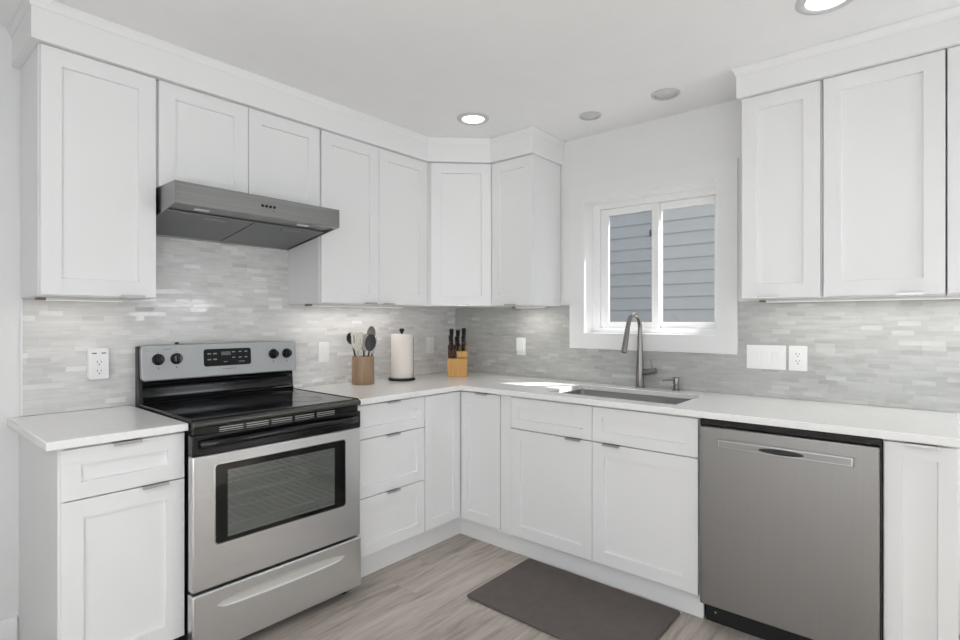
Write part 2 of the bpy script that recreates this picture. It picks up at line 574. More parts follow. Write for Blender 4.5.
def wall_with_holes(name, axis, c0, c1, a0, a1, holes):
    """wall slab between c0..c1 (thickness axis), spanning a0..a1, with holes (h0,h1,z0,z1)"""
    bm = B()
    xs = sorted({a0, a1, *[h[0] for h in holes], *[h[1] for h in holes]})
    zs = sorted({0.0, CEIL, *[h[2] for h in holes], *[h[3] for h in holes]})
    vs_, fs = {}, []

    def v(i, j):
        if (i, j) not in vs_:
            p = (xs[i], c0, zs[j]) if axis == 'x' else (c0, xs[i], zs[j])
            vs_[(i, j)] = bm.verts.new(p)
        return vs_[(i, j)]
    for i in range(len(xs) - 1):
        for j in range(len(zs) - 1):
            mx, mz = (xs[i] + xs[i + 1]) / 2, (zs[j] + zs[j + 1]) / 2
            if any(h[0] < mx < h[1] and h[2] < mz < h[3] for h in holes):
                continue
            fs.append(bm.faces.new((v(i, j), v(i + 1, j), v(i + 1, j + 1), v(i, j + 1))))
    r = bmesh.ops.extrude_face_region(bm, geom=fs)
    d = Vector((0, c1 - c0, 0)) if axis == 'x' else Vector((c1 - c0, 0, 0))
    bmesh.ops.translate(bm, vec=d, verts=[g for g in r['geom'] if isinstance(g, bmesh.types.BMVert)])
    return struct(name, bm, 'wall', smooth=False)


WX0, WX1, WZ0, WZ1 = 1.101, 1.890, 1.213, 2.030
wall_with_holes('wall_back', 'x', 0.0, T, -T, RX + T, [(WX0, WX1, WZ0, WZ1)])
wall_with_holes('wall_right', 'y', RX, RX + T, FY - T, T, [(-0.95, -0.25, 0.10, 2.10), (-5.0, -2.6, 0.35, 2.25)])
wall_with_holes('wall_front', 'x', FY - T, FY, -T, RX + T, [(1.8, 3.4, 0.25, 2.25)])


# unseen stub wall, added to shade the left cabinet sides
bm = B(); box(bm, 0.0005, 1.15, -3.47, -3.35, 0.0005, CEIL - .0005)
struct('wall_added_blocker', bm, 'wall')


# window over the sink: two-light slider in a deep reveal, flat casing round it
def frame_ring(bm, x0, x1, z0, z1, wl, wr, wb, wt, y0, y1):
    box(bm, x0, x0 + wl, y0, y1, z0, z1)
    box(bm, x1 - wr, x1, y0, y1, z0, z1)
    box(bm, x0 + wl, x1 - wr, y0, y1, z0, z0 + wb)
    box(bm, x0 + wl, x1 - wr, y0, y1, z1 - wt, z1)


win = bpy.data.objects.new('window_1', None)
COL.objects.link(win)
win['kind'] = 'structure'
bm = B()
x0, x1, z0, z1 = 1.001, 1.989, 1.120, 2.128
prism_pts = []
for (a, b_, c, d) in ((x0, WX0, z0, z1), (WX1, x1, z0, z1), (WX0, WX1, z0, WZ0), (WX0, WX1, WZ1, z1)):
    box(bm, a, b_, -0.019, -0.0005, c, d)
obj('casing', bm, 'casing', win)
bm = B(); frame_ring(bm, WX0 + .0003, WX1 - .0003, WZ0 + .0003, WZ1 - .0003, .004, .004, .004, .004, -0.0195, 0.0945)
obj('jamb_liner', bm, 'vinyl', win)
bm = B(); frame_ring(bm, WX0 + .001, WX1 - .001, WZ0 + .001, WZ1 - .001,   .052, .026, .034, .040, 0.095, 0.168)
obj('window_frame', bm, 'vinyl', win, 0.002)
IX0, IX1, IZ0, IZ1 = WX0 + .054, WX1 - .028, WZ0 + .036, WZ1 - .042
MID = 1.507
sl = None
bm = B(); frame_ring(bm, IX0, MID + .02, IZ0, IZ1, .050, .042, .036, .040, 0.105, 0.130)
sl = obj('sash', bm, 'vinyl', win, 0.002)
bm = B(); box(bm, IX0 + .048, MID - .020, .1155, .1195, IZ0 + .034, IZ1 - .038)
obj('pane', bm, 'pane_screen', sl)
bm = B(); box(bm, MID - .032, MID - .024, .096, .106, 1.79, 1.83)
obj('latch', bm, 'latch', sl, 0.001)
bm = B(); frame_ring(bm, MID - .012, IX1, IZ0, IZ1, .036, .030, .036, .040, 0.134, 0.160)
sr = obj('sash', bm, 'vinyl', win, 0.002)
bm = B(); box(bm, MID + .022, IX1 - .028, .145, .149, IZ0 + .034, IZ1 - .038)
obj('pane', bm, 'pane', sr)

# unseen windows: the first inferred from tile glints, the others added for light
for nm, ax, (a0, a1, b0, b1), c in (('window_2', 'y', (-0.95, -0.25, 0.10, 2.10), RX), ('window_3_added', 'y', (-5.0, -2.6, 0.35, 2.25), RX),
                                    ('window_4_added', 'x', (1.8, 3.4, 0.25, 2.25), FY - T)):
    e = bpy.data.objects.new(nm, None); COL.objects.link(e); e['kind'] = 'structure'
    bm = B(); frame_ring(bm, a0 + .001, a1 - .001, b0 + .001, b1 - .001, .04, .04, .04, .04, 0.05, 0.11)
    if a1 - a0 > 1:
        k = 2 if a1 - a0 < 3 else 3
        for i in range(1, k):
            xm = a0 + (a1 - a0) * i / k
            box(bm, xm - .03, xm + .03, 0.05, 0.11, b0 + .04, b1 - .04)
    bm2 = B(); box(bm2, a0 + .04, a1 - .04, 0.078, 0.082, b0 + .04, b1 - .04)
    for q, n_, m_ in ((bm, 'window_frame', 'vinyl'), (bm2, 'pane', 'pane')):
        if ax == 'y':
            xf(q, Matrix.Translation((c, 0, 0)) @ Matrix(((0, 1, 0, 0), (1, 0, 0, 0), (0, 0, 1, 0), (0, 0, 0, 1))))
        else:
            xf(q, Matrix.Translation((0, c, 0)))
        obj(n_, q, m_, e)

bm = B()
prism_x(bm, [(0.0, 0.0), (0.014, 0.0), (0.014, 0.118), (0.008, 0.13), (0.0, 0.13)], FY + .001, -2.5375)
xf(bm, Matrix(((0, 1, 0, 0.0005), (1, 0, 0, 0), (0, 0, 1, 0.0005), (0, 0, 0, 1))))
struct('baseboard_left', bm, 'trim')

# outside: neighbour's clapboard wall and the strip of ground between the houses
nb = thing('neighbouring_house', 'blue grey clapboard house wall seen through the sink window', 'house', (1.5, 3.2, 0))
bm = B()
EXP = 0.147
k = 0
z = 0.1
while z < 3.3:
    prism_x(bm, [(0.0, z), (-0.019, z - 0.004), (-0.020, z + 0.002), (-0.008, z + EXP), (0.0, z + EXP)], -6.0, 4.5)
    z += EXP
box(bm, -6.0, 4.5, 0.0, 0.15, -0.05, 3.35)
obj('siding', bm, 'siding', nb, smooth=False)
bm = B(); box(bm, -8, 8, T + .02, 8, -0.35, -0.12)
o = struct('ground_outside', bm, 'ground')

# ceiling trim: flat fascia above the wall cabinets with a small crown at the ceiling
UD, UT, UB = 0.33, 2.287, 1.385      # upper depth to door face, top, bottom
UTR = 2.303
FX = UD + 0.022


def crown(name, fn, zb):
    bm = B()
    prism_z(bm, fn(0.0), zb, CEIL - 0.0005)
    frustum(bm, [(x, y, CEIL - 0.036) for x, y in fn(0.003)], [(x, y, CEIL - 0.024) for x, y in fn(0.006)])
    frustum(bm, [(x, y, CEIL - 0.024) for x, y in fn(0.006)], [(x, y, CEIL - 0.010) for x, y in fn(0.012)])
    prism_z(bm, fn(0.014), CEIL - 0.010, CEIL - 0.0006)
    return struct(name, bm, 'trim')


t8 = math.tan(radians(22.5))


def left_path(d):
    f = FX + d
    y0 = -2.552 - d
    # the run steps round the diagonal corner cabinet
    c = (f - FX) * t8
    return [(0.0005, y0), (f, y0), (f, -0.632 - c), (0.632 + c, -f), (0.948 + d, -f), (0.948 + d, -0.0005), (0.0005, -0.0005)]


crown('trim_1', left_path, UT + .002)
crown('trim_2', lambda d: [(2.072 - d, -FX - d), (3.40, -FX - d), (3.40, -0.0005), (2.072 - d, -0.0005)], UTR + .002)

# mosaic tile on both walls
bm = B(); box(bm, 0.0005, 0.008, -2.520, -0.009, 0.9155, 1.86)
tag(obj('tile_backsplash', bm, 'tile_l', smooth=False), 'pale grey linear mosaic tile backsplash on the wall behind the range', 'backsplash')
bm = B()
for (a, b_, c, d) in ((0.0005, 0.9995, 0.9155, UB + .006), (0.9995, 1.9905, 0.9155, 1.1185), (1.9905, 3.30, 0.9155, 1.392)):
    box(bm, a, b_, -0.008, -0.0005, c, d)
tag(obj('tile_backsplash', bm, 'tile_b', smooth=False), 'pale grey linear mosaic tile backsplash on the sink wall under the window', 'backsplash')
# white edge strip where the tile ends on the left wall
bm = B(); box(bm, 0.0005, 0.010, -2.5265, -2.5205, 0.9155, UB - .002)
tag(obj('tile_edge_strip', bm, 'trim'), 'thin white edge strip at the left end of the tile', 'trim')


# ================================================================== cabinets
STILE = 0.062


def shaker(x0, x1, z0, z1, yf, th=0.019, stile=STILE, rec=0.011):
    """five-piece door facing -y with a recessed flat panel"""
    bm = B()
    yb = yf + th

    def ring(ins, y):
        return [bm.verts.new(p) for p in ((x0 + ins, y, z0 + ins), (x1 - ins, y, z0 + ins), (x1 - ins, y, z1 - ins), (x0 + ins, y, z1 - ins))]
    e = 0.0015
    back = ring(0, yb); side = ring(0, yf + e); fo = ring(e, yf); fi = ring(stile, yf); fr = ring(stile + 0.0022, yf + rec)
    bm.faces.new(back[::-1])
    for a, b_ in ((back, side), (side, fo), (fo, fi), (fi, fr)):
        for i in range(4):
            j = (i + 1) % 4
            bm.faces.new((a[i], a[j], b_[j], b_[i]))
    bm.faces.new(fr)
    return bm


def pull_bm(xc, z, yf, up=True, wdt=0.085):
    """folded metal edge pull hooked over the top (or bottom) edge of a door"""
    bm = B()
    s = 1 if up else -1
    a, b_ = sorted((z + s * 0.0005, z + s * 0.0025))
    box(bm, xc - wdt / 2, xc + wdt / 2, yf - 0.013, yf + 0.014, a, b_)
    a, b_ = sorted((z + s * 0.0025, z - s * 0.007))
    box(bm, xc - wdt / 2, xc + wdt / 2, yf - 0.0145, yf - 0.0125, a, b_)
    return bm


def front(parent, name, x0, x1, z0, z1, yf, pull=None, mat4=None, stile=STILE, pname='edge_pull'):
    """door or drawer front with its pull; pull = (x, 'top'|'bottom')"""
    bm = shaker(x0, x1, z0, z1, yf, stile=stile)
    if mat4:
        xf(bm, mat4)
    d = obj(name, bm, 'cab', parent)
    if pull:
        up = pull[1] == 'top'
        pb = pull_bm(pull[0], z1 if up else z0, yf, up)
        if mat4:
            xf(pb, mat4)
        h = obj(pname, pb, 'pull', d)
        h['label'] = 'slim satin metal edge pull'
    return d


BD, BF = 0.600, -0.620        # base carcass depth, base door face (local y)
BT = 0.885                    # base carcass top
ZD0, ZD1, ZT = 0.125, 0.875, 0.706


def base_body(root, x0, x1, open_top=None, left_panel=False):
    bm = B()
    box(bm, x0, x1, -BD, -0.002, 0.110, open_top or BT)
    if open_top:
        box(bm, x0, x0 + .018, -BD, -0.002, open_top, BT)
        box(bm, x1 - .018, x1, -BD, -0.002, open_top, BT)
        box(bm, x0 + .018, x1 - .018, -BD, -BD + 0.025, open_top, BT)
    obj('body', bm, 'cab', root)
    bm = B(); box(bm, x0, x1, -0.562, -0.545, 0.0005, 0.1095)
    obj('toe_kick', bm, 'cab', root)


# base cabinet left of the range
r = thing('base_cabinet', 'white base cabinet with one drawer and one door left of the range', 'cabinet', (0, -2.530, 0), L90)
wd = 0.3815
bm = B(); box(bm, 0.018, wd, -BD, -0.009, 0.110, BT)
obj('body', bm, 'cab', r)
bm = B(); prism_x(bm, [(-0.002, 0.0005), (-0.545, 0.0005), (-0.545, 0.110), (-0.613, 0.110), (-0.613, BT), (-0.002, BT)], 0.0, 0.0175)
obj('side_panel', bm, 'cab', r, 0.001)
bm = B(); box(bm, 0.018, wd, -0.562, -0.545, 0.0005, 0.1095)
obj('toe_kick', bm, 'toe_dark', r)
front(r, 'drawer_front', 0.006, wd - .002, ZT + .002, ZD1, BF, (0.193, 'top'), stile=.055)
front(r, 'door', 0.006, wd - .002, ZD0 - .008, ZT - .002, BF, (0.280, 'top'))

# drawer base right of the range
r = thing('drawer_cabinet', 'white base cabinet of three stacked drawers right of the range', 'cabinet', (0, -1.3790, 0), L90)
wd = 0.468
base_body(r, 0, wd)
for a, b_ in ((ZT + .004, ZD1), (0.419, ZT), (ZD0 + .006, 0.415)):
    front(r, 'drawer_front', 0.003, wd - .002, a, b_, BF, (wd / 2 + .003, 'top'), stile=.055)

# corner base, folding pair of doors
r = thing('corner_base_cabinet', 'white corner base cabinet whose two narrow doors meet in the inside corner', 'cabinet', (0, 0, 0))
bm = B(); prism_z(bm, [(0.002, -0.002), (0.916, -0.002), (0.916, -BD), (BD, -BD), (BD, -0.9095), (0.002, -0.9095)], 0.110, BT)
obj('body', bm, 'cab', r)
bm = B(); prism_z(bm, [(0.545, -0.545), (0.916, -0.545), (0.916, -0.562), (0.562, -0.562), (0.562, -0.9095), (0.545, -0.9095)], 0.0005, 0.1095)
obj('toe_kick', bm, 'cab', r)
R90 = Matrix.Rotation(L90, 4, 'Z')
front(r, 'door', -0.9075, -0.6225, ZD0 + .006, ZD1, BF, None, R90, stile=.055)
front(r, 'door', 0.6225, 0.914, ZD0 + .004, ZD1, BF, (0.785, 'top'), stile=.055)

# sink base
r = thing('sink_base_cabinet', 'wide white base cabinet with two doors and two false drawer fronts under the sink', 'cabinet', (0.9165, 0, 0))
wd = 1.0785
base_body(r, 0, wd, open_top=0.655)
bm = B(); box(bm, 0.002, 0.0735, BF + .004, -BD - .0005, ZD0 - .01, BT - .002)
obj('filler_strip', bm, 'cab', r, 0.001)
xm = 1.487 - .9165
front(r, 'drawer_front', 0.0765, xm - .0015, ZT + .002, ZD1, BF, stile=.05)
front(r, 'drawer_front', xm + .0015, wd - .004, ZT + .002, ZD1, BF, stile=.05)
front(r, 'door', 0.0765, xm - .0015, ZD0 - .004, ZT - .003, BF, (1.384 - .9165, 'top'))
front(r, 'door', xm + .0015, wd - .004, ZD0 - .004, ZT - .003, BF, (1.590 - .9165, 'top'))

# end cabinet right of the dishwasher
r = thing('end_base_cabinet', 'narrow white base cabinet with one tall door right of the dishwasher', 'cabinet', (2.6205, 0, 0))
wd = 0.199
base_body(r, 0, wd)
front(r, 'door', 0.003, wd - .001, ZD0 - .004, ZD1, BF, (0.105, 'top'), stile=.05)


def upper(root, w, z0, z1, n, pulls, depth=UD, gap0=0.002, gap1=0.002):
    bm = B()
    box(bm, 0, w, -(depth - 0.0205), -0.009, z0, z1)
    obj('body', bm, 'cab', root)
    each = w / n
    for i in range(n):
        a = i * each + (gap0 if i == 0 else .0015)
        b_ = (i + 1) * each - (gap1 if i == n - 1 else .0015)
        front(root, 'door', a, b_, z0 + .003, z1 - .001, -depth, (pulls[i], 'bottom') if pulls[i] else None)


r = thing('wall_cabinet', 'white single door wall cabinet at the left end beside the hood', 'cabinet', (0, -2.526, 0), L90)
upper(r, 0.380, UB, UT, 1, [0.290], gap0=.004, gap1=.004)
r = thing('hood_cabinet', 'short white two door wall cabinet directly above the range hood', 'cabinet', (0, -2.143, 0), L90)
upper(r, 0.760, 1.846, UT, 2, [None, None], gap0=.004)
r = thing('wall_cabinet', 'tall white two door wall cabinet between the hood and the corner', 'cabinet', (0, -1.380, 0), L90)
upper(r, 0.768, UB, UT, 2, [0.320, 0.450], gap0=.005)
# diagonal corner
r = thing('corner_wall_cabinet', 'white diagonal wall cabinet across the room corner above the knife block', 'cabinet', (0, 0, 0))
q = UD - .0205
bm = B(); prism_z(bm, [(0.009, -0.009), (0.610, -0.009), (0.610, -q), (q, -0.610), (0.009, -0.610)], UB, UT)
obj('body', bm, 'cab', r)
dm = Matrix.Translation(((q + .61) / 2, -(q + .61) / 2, 0)) @ Matrix.Rotation(radians(45), 4, 'Z')
front(r, 'door', -0.178, 0.203, UB + .003, UT - .001, -0.0205, (0.02, 'bottom'), dm)
r = thing('wall_cabinet', 'narrow white wall cabinet left of the window with its side panel showing', 'cabinet', (0.613, 0, 0))
upper(r, 0.317, UB, UT, 1, [0.16], gap0=.006)
r = thing('wall_cabinet', 'narrow white wall cabinet right of the window above the switch plate', 'cabinet', (2.088, 0, 0))
upper(r, 0.312, 1.392, UTR, 1, [0.111], gap1=.006)
r = thing('wall_cabinet', 'wider white single door wall cabinet, second one right of the window', 'cabinet', (2.403, 0, 0))
upper(r, 0.388, 1.392, UTR, 1, [0.284])
r = thing('wall_cabinet', 'white wall cabinet cut off by the right edge of the picture', 'cabinet', (2.794, 0, 0))
upper(r, 0.388, 1.392, UTR, 1, [0.100])


# ================================================================== countertops
def slab(cells_x, cells_y, inside, z0, z1):
    bm = B()
    vs_, fs = {}, []

    def v(i, j):
        if (i, j) not in vs_:
            vs_[(i, j)] = bm.verts.new((cells_x[i], cells_y[j], z1))
        return vs_[(i, j)]
    for i in range(len(cells_x) - 1):
        for j in range(len(cells_y) - 1):
            if inside((cells_x[i] + cells_x[i + 1]) / 2, (cells_y[j] + cells_y[j + 1]) / 2):
                fs.append(bm.faces.new((v(i, j), v(i + 1, j), v(i + 1, j + 1), v(i, j + 1))))
    r = bmesh.ops.extrude_face_region(bm, geom=fs)
    bmesh.ops.translate(bm, vec=(0, 0, z0 - z1), verts=[g for g in r['geom'] if isinstance(g, bmesh.types.BMVert)])
    bmesh.ops.recalc_face_normals(bm, faces=bm.faces)
    bmesh.ops.dissolve_limit(bm, angle_limit=radians(1), verts=bm.verts, edges=bm.edges)
    return bm


CT0, CT1 = 0.8860, 0.914
SX0, SX1, SY0, SY1 = 1.165, 1.864, -0.540, -0.155
bm = slab([0.0005, 0.65, SX0, SX1, 2.826], [-1.3790, -0.65, SY0, SY1, -0.0005],
          lambda x, y: (x < 0.65 or y > -0.65) and not (SX0 < x < SX1 and SY0 < y < SY1), CT0, CT1)
tag(obj('countertop', bm, 'quartz', bevel=0.003), 'white quartz L-shaped countertop holding the sink and running round the corner', 'countertop')
bm = B(); box(bm, 0.0005, 0.65, -2.566, -2.1475, CT0, CT1)
tag(obj('countertop', bm, 'quartz', bevel=0.003), 'short white quartz countertop slab left of the range', 'countertop')

# sink
r = thing('undermount_sink', 'stainless steel undermount sink set into the long white countertop', 'sink', (1.5145, -0.3475, 0.687))
bm = B()
hx, hy = (SX1 - SX0) / 2 + .006, (SY1 - SY0) / 2 + .006


def rr_ring(hx, hy, rad, z):
    return [bm.verts.new((x, y, z)) for x, y in rrect(-hx, hx, -hy, hy, rad, 6)]


prof = [(hx + .022, hy + .022, .03, .1985), (hx, hy, .025, .1985), (hx, hy, .025, .03), (hx - .012, hy - .012, .03, .008), (hx - .035, hy - .035, .03, .002), (0.05, 0.05, .045, 0.0)]
rs = [rr_ring(*p) for p in prof]
for a, b_ in zip(rs, rs[1:]):
    for i in range(len(a)):
        j = (i + 1) % len(a)
        bm.faces.new((a[i], a[j], b_[j], b_[i]))
bm.faces.new(rs[-1])
o = obj('basin', bm, 'sink', r)
md = o.modifiers.new('thickness', 'SOLIDIFY'); md.thickness = 0.0012; md.offset = -1
bm = B(); lathe(bm, [(0.0, .002), (0.025, .002), (0.035, .006), (0.045, .006), (0.045, .001)], 28)
obj('drain', bm, 'steel_bright', r)

# faucet
r = thing('faucet', 'tall gooseneck pull-down faucet in brushed nickel behind the sink', 'faucet', (1.490, -0.070, CT1))
bm = B(); lathe(bm, [(0.0, .0005), (0.027, .0005), (0.027, .006), (0.0225, .010), (0.0225, .075), (0.020, .13), (0.0165, .19), (0.0145, .235), (0.0145, .29), (0.0, .29)], 28)
obj('body', bm, 'nickel', r)
RAD = 0.078
pts = [(0, 0, .27), (0, 0, .335)]
for i in range(1, 17):
    a = radians(165 * i / 16)
    pts.append((0, -RAD + RAD * cos(a), .335 + RAD * sin(a)))
last = Vector(pts[-1]); dirv = (Vector(pts[-1]) - Vector(pts[-2])).normalized()
pts.append(tuple(last + dirv * .02))
bm = B(); tube(bm, pts, 0.0125, 16)
obj('spout', bm, 'nickel', r)
bm = B()
p0 = last + dirv * .018
tube(bm, [p0, p0 + dirv * .01, p0 + dirv * .03, p0 + dirv * .125, p0 + dirv * .138, p0 + dirv * .140],
     [.0130, .0138, .0138, .0158, .0158, .013], 18)
obj('spray_head', bm, 'nickel', r)
bm = B(); tube(bm, [(0.01, 0, .086), (0.03, 0, .089), (0.075, 0, .098), (0.093, 0, .102)], [.014, .0165, .0175, .0165], 18)
h = obj('handle', bm, 'nickel', r)
bm = B(); tube(bm, [(0.078, 0, .104), (0.072, -.004, .128), (0.064, -.010, .168)], [.0058, .0052, .0046], 10)
obj('lever', bm, 'nickel', h)

# soap dispenser
r = thing('soap_dispenser', 'short brushed nickel soap pump right of the faucet', 'soap dispenser', (1.693, -0.066, CT1))
bm = B(); lathe(bm, [(0, .0005), (0.022, .0005), (0.022, .005), (0.014, .008), (0.014, .034), (0.017, .036), (0.017, .068), (0.015, .072), (0, .072)], 24)
obj('body', bm, 'nickel', r)
bm = B(); tube(bm, [(0, 0, .060), (-.02, -.045, .0625), (-.036, -.082, .063), (-.038, -.087, .058)], [.0065, .0055, .0050, .0045], 12)
obj('spout', bm, 'nickel', r)

# ================================================================== range
r = thing('electric_range', 'freestanding stainless steel electric range with black glass cooktop under the hood', 'range', (0, -2.134, 0), L90 - radians(0.9))
W = 0.745     # local x 0..W along the wall, front faces -y


def rng(name, bm, mat, parent=None, bevel=0.0, seg=2):
    return obj(name, bm, mat, parent or r, bevel, seg=seg)


bm = B()
for q_ in ((0.004, 0.090, -0.640, -0.012, 0.028, 0.880), (W - .090, W - .004, -0.640, -0.012, 0.028, 0.880), (0.090, W - .090, -0.640, -0.012, 0.028, 0.400),
           (0.090, W - .090, -0.640, -0.012, 0.770, 0.880), (0.090, W - .090, -0.160, -0.012, 0.400, 0.770)):
    box(bm, *q_)
rng('body', bm, 'black_satin')
for lx in (0.045, W - .045):
    for ly in (-0.600, -0.06):
        bm = B(); lathe(bm, [(0, .0005), (.020, .0005), (.020, .010), (.009, .014), (.009, .0275), (0, .0275)], 16, Matrix.Translation((lx, ly, 0)))
        rng('foot', bm, 'black_satin')
# cooktop glass with low black rim
bm = B()
prism_x(bm, [(-0.075, .894), (-0.672, .894), (-0.672, .921), (-0.664, .9255), (-0.658, .921), (-0.10, .921), (-0.075, .921)], 0.0, W)
box(bm, 0.0, 0.012, -0.66, -0.075, .921, .9262)
box(bm, W - .012, W, -0.66, -0.075, .921, .9262)
ct = rng('cooktop', bm, 'black_gloss', bevel=0.002)
bm = B(); box(bm, 0.0125, W - .0125, -0.6565, -0.0765, .9213, .9238)
gl = rng('glass_surface', bm, 'cooktop', ct)
for (cx, cy, rr) in ((0.195, -0.49, .105), (0.565, -0.49, .082), (0.195, -0.215, .078), (0.565, -0.215, .105), ):
    bm = B(); lathe(bm, [(rr, 0), (rr - .004, 0), (rr - .004, .0004), (rr, .0004)], 48, Matrix.Translation((cx, cy, .9239)), closed=True)
    rng('burner_ring', bm, 'burner', ct)
# front rail below the cooktop
bm = B()
pr_ = [(-0.640, .8935)]
for k in range(9):
    a = radians(-90 + 180 * k / 8)
    pr_.append((-0.672 - .013 * cos(a), .9065 + .0130 * sin(a)))
pr_.append((-0.640, .9195))
prism_x(bm, pr_, 0.001, W - .001)
rng('front_rail', bm, 'grey_rail')
# vent strip with slots
bm = B(); box(bm, 0.006, W - .006, -0.668, -0.641, .845, .8930)
vt = rng('vent_strip', bm, 'black_gloss', bevel=0.002)
bm = B()
for k in range(5):
    for row in range(3):
        xa = 0.10 + k * 0.105
        box(bm, xa, xa + 0.092, -0.6700, -0.6682, .866 + row * .0085, .8690 + row * .0085)
rng('vent_slots', bm, 'rack', vt)
# oven door
bm = slab([-0.003, 0.097, 0.641, W - .001], [.286, .456, .737, .790], lambda x, y: not (0.097 < x < 0.641 and .456 < y < .737), 0.641, 0.682)
xf(bm, Matrix(((1, 0, 0, 0), (0, 0, -1, 0), (0, 1, 0, 0), (0, 0, 0, 1))))
dr = rng('oven_door', bm, 'steel_h', bevel=0.006, seg=3)
bm = B(); box(bm, -0.003, W - .001, -0.682, -0.641, .7905, .868)
hb = rng('handle_band', bm, 'black_gloss', dr, 0.004)
# bowed handle
bm = B()
N_ = 24
top, rings = [], []
for i in range(N_ + 1):
    f = i / N_
    x = 0.022 + (W - .044) * f
    bow = (1 - abs(2 * f - 1) ** 6)
    y = -0.686 - 0.036 * bow
    zc = 0.832 + 0.008 * (1 - (2 * f - 1) ** 2)
    hy_, hz_ = 0.010, 0.0135 + 0.003 * (1 - bow)
    rings.append([bm.verts.new((x, y + hy_ * cos(a), zc + hz_ * sin(a))) for a in [2 * pi * k / 12 for k in range(12)]])
for a, b_ in zip(rings, rings[1:]):
    for k in range(12):
        bm.faces.new((a[k], a[(k + 1) % 12], b_[(k + 1) % 12], b_[k]))
bm.faces.new(rings[0][::-1]); bm.faces.new(rings[-1])
rng('door_handle', bm, 'black_gloss', dr)
# window: black glass border, lighter see-through field
a0, a1, b0, b1 = 0.079, 0.657, .446, .747
bm = B()
oo = rrect(a0 - .004, a1 + .004, b0 - .004, b1 + .004, .016); ii = rrect(a0 - .0002, a1 + .0002, b0 - .0002, b1 + .0002, .013)
va = [bm.verts.new((x, -0.6848, z)) for x, z in oo]; vb = [bm.verts.new((x, -0.6848, z)) for x, z in ii]
vc = [bm.verts.new((x, -0.6815, z)) for x, z in oo]; vd = [bm.verts.new((x, -0.6815, z)) for x, z in ii]
for a, b_ in ((va, vb), (va, vc), (vb, vd), (vc, vd)):
    for k in range(len(a)):
        bm.faces.new((a[k], a[(k + 1) % len(a)], b_[(k + 1) % len(a)], b_[k]))
rng('window_trim', bm, 'steel_bright', dr)
bm = B()
gw = [(0.134, 0.610, .463, .720)]
oo = rrect(a0, a1, b0, b1, .013)
ii = rrect(0.125, 0.601, .463, .720, .001)
va = [bm.verts.new((x, -0.6845, z)) for x, z in oo]; vb = [bm.verts.new((x, -0.6845, z)) for x, z in ii]
vc = [bm.verts.new((x, -0.6815, z)) for x, z in oo]; vd = [bm.verts.new((x, -0.6815, z)) for x, z in ii]
for a, b_ in ((va, vb), (va, vc), (vb, vd), (vc, vd)):
    for k in range(len(a)):
        bm.faces.new((a[k], a[(k + 1) % len(a)], b_[(k + 1) % len(a)], b_[k]))
og = rng('window_border', bm, 'oven_glass', dr)
bm = B(); box(bm, 0.125, 0.601, -0.6853, -0.6846, .463, .720)
rng('window_glass', bm, 'oven_inner', dr)
for zz in (.475, .590, .668):
    bm = B()
    for k in range(3):
        tube(bm, [(0.098, -.60 + k * .19, zz), (W - .098, -.60 + k * .19, zz)], .0035, 8)
    for k in range(15):
        xx = .112 + k * .038
        tube(bm, [(xx, -.605, zz + .004), (xx, -.20, zz + .004)], .002, 6)
    rng('oven_rack', bm, 'rack')
# storage drawer with scooped handle
bm = B(); box(bm, -0.005, W, -0.688, -0.641, .046, .277)
dw_ = rng('storage_drawer', bm, 'steel_h', bevel=0.006, seg=3)
xa, xb, zc = 0.086, 0.648, .2145
outl = []
n = 28
for i in range(n + 1):
    f = i / n
    u = 2 * f - 1
    hgt = .0085 * (1 - abs(u) ** 2.0) + .0155 * max(0.0, 1 - abs(u) ** 14) ** .5
    outl.append((xa + (xb - xa) * f, hgt))
bm = B()
ins = [(1.0, -0.6883), (0.985, -0.6908), (0.93, -0.6905), (0.80, -0.6893), (0.4, -0.6889), (0.0, -0.6888)]
ringl = []
for s, y in ins:
    xc = (xa + xb) / 2
    ks = 1 - (1 - s) * .10
    ring = [bm.verts.new((xc + (x - xc) * ks, y, zc + h_ * s)) for x, h_ in outl] + \
           [bm.verts.new((xc + (x - xc) * ks, y, zc - h_ * s * .85)) for x, h_ in outl[-2:0:-1]]
    ringl.append(ring)
for a, b_ in zip(ringl, ringl[1:]):
    m_ = len(a)
    for k in range(m_):
        bm.faces.new((a[k], a[(k + 1) % m_], b_[(k + 1) % m_], b_[k]))
bmesh.ops.remove_doubles(bm, verts=bm.verts, dist=0.00005)
rng('drawer_scoop', bm, 'scoop', dw_)
# backguard
bm = B(); prism_x(bm, [(-0.012, .88), (-0.074, .88), (-0.074, .925), (-0.066, 1.015), (-0.060, 1.03), (-0.055, 1.165), (-0.046, 1.178), (-0.012, 1.178)], 0.004, W - .002)
bgd = rng('backguard', bm, 'black_satin', bevel=0.003)
bm = B()
prism_x(bm, [(-0.070, .924), (-0.088, .928), (-0.091, .936), (-0.086, .943), (-0.074, .948), (-0.070, .97), (-0.072, .992), (-0.080, 1.000), (-0.082, 1.007), (-0.077, 1.014), (-0.064, 1.018), (-0.060, .93)], 0.016, W - .010)
rng('backguard_cove', bm, 'black_gloss', bgd)
tilt = math.atan2(0.010, 0.155)


def on_panel(bm):
    """local panel frame (x along, y depth, z up from the panel's lower edge) to the tilted control panel"""
    return xf(bm, Matrix.Translation((-0.015, -0.084, 1.022)) @ Matrix.Rotation(-tilt, 4, 'X'))


bm = B(); prism_y(bm, rrect(0.023, W + .027, 0.0, .163, .020), 0.0, .024); on_panel(bm)
cp = rng('control_panel', bm, 'panel_silver', bgd, 0.005, 3)
bm = B()
prism_y(bm, rrect(0.288, 0.520, .050, .134, .012), -.0022, .001); on_panel(bm)
rng('display', bm, 'display', bgd, 0.0015)
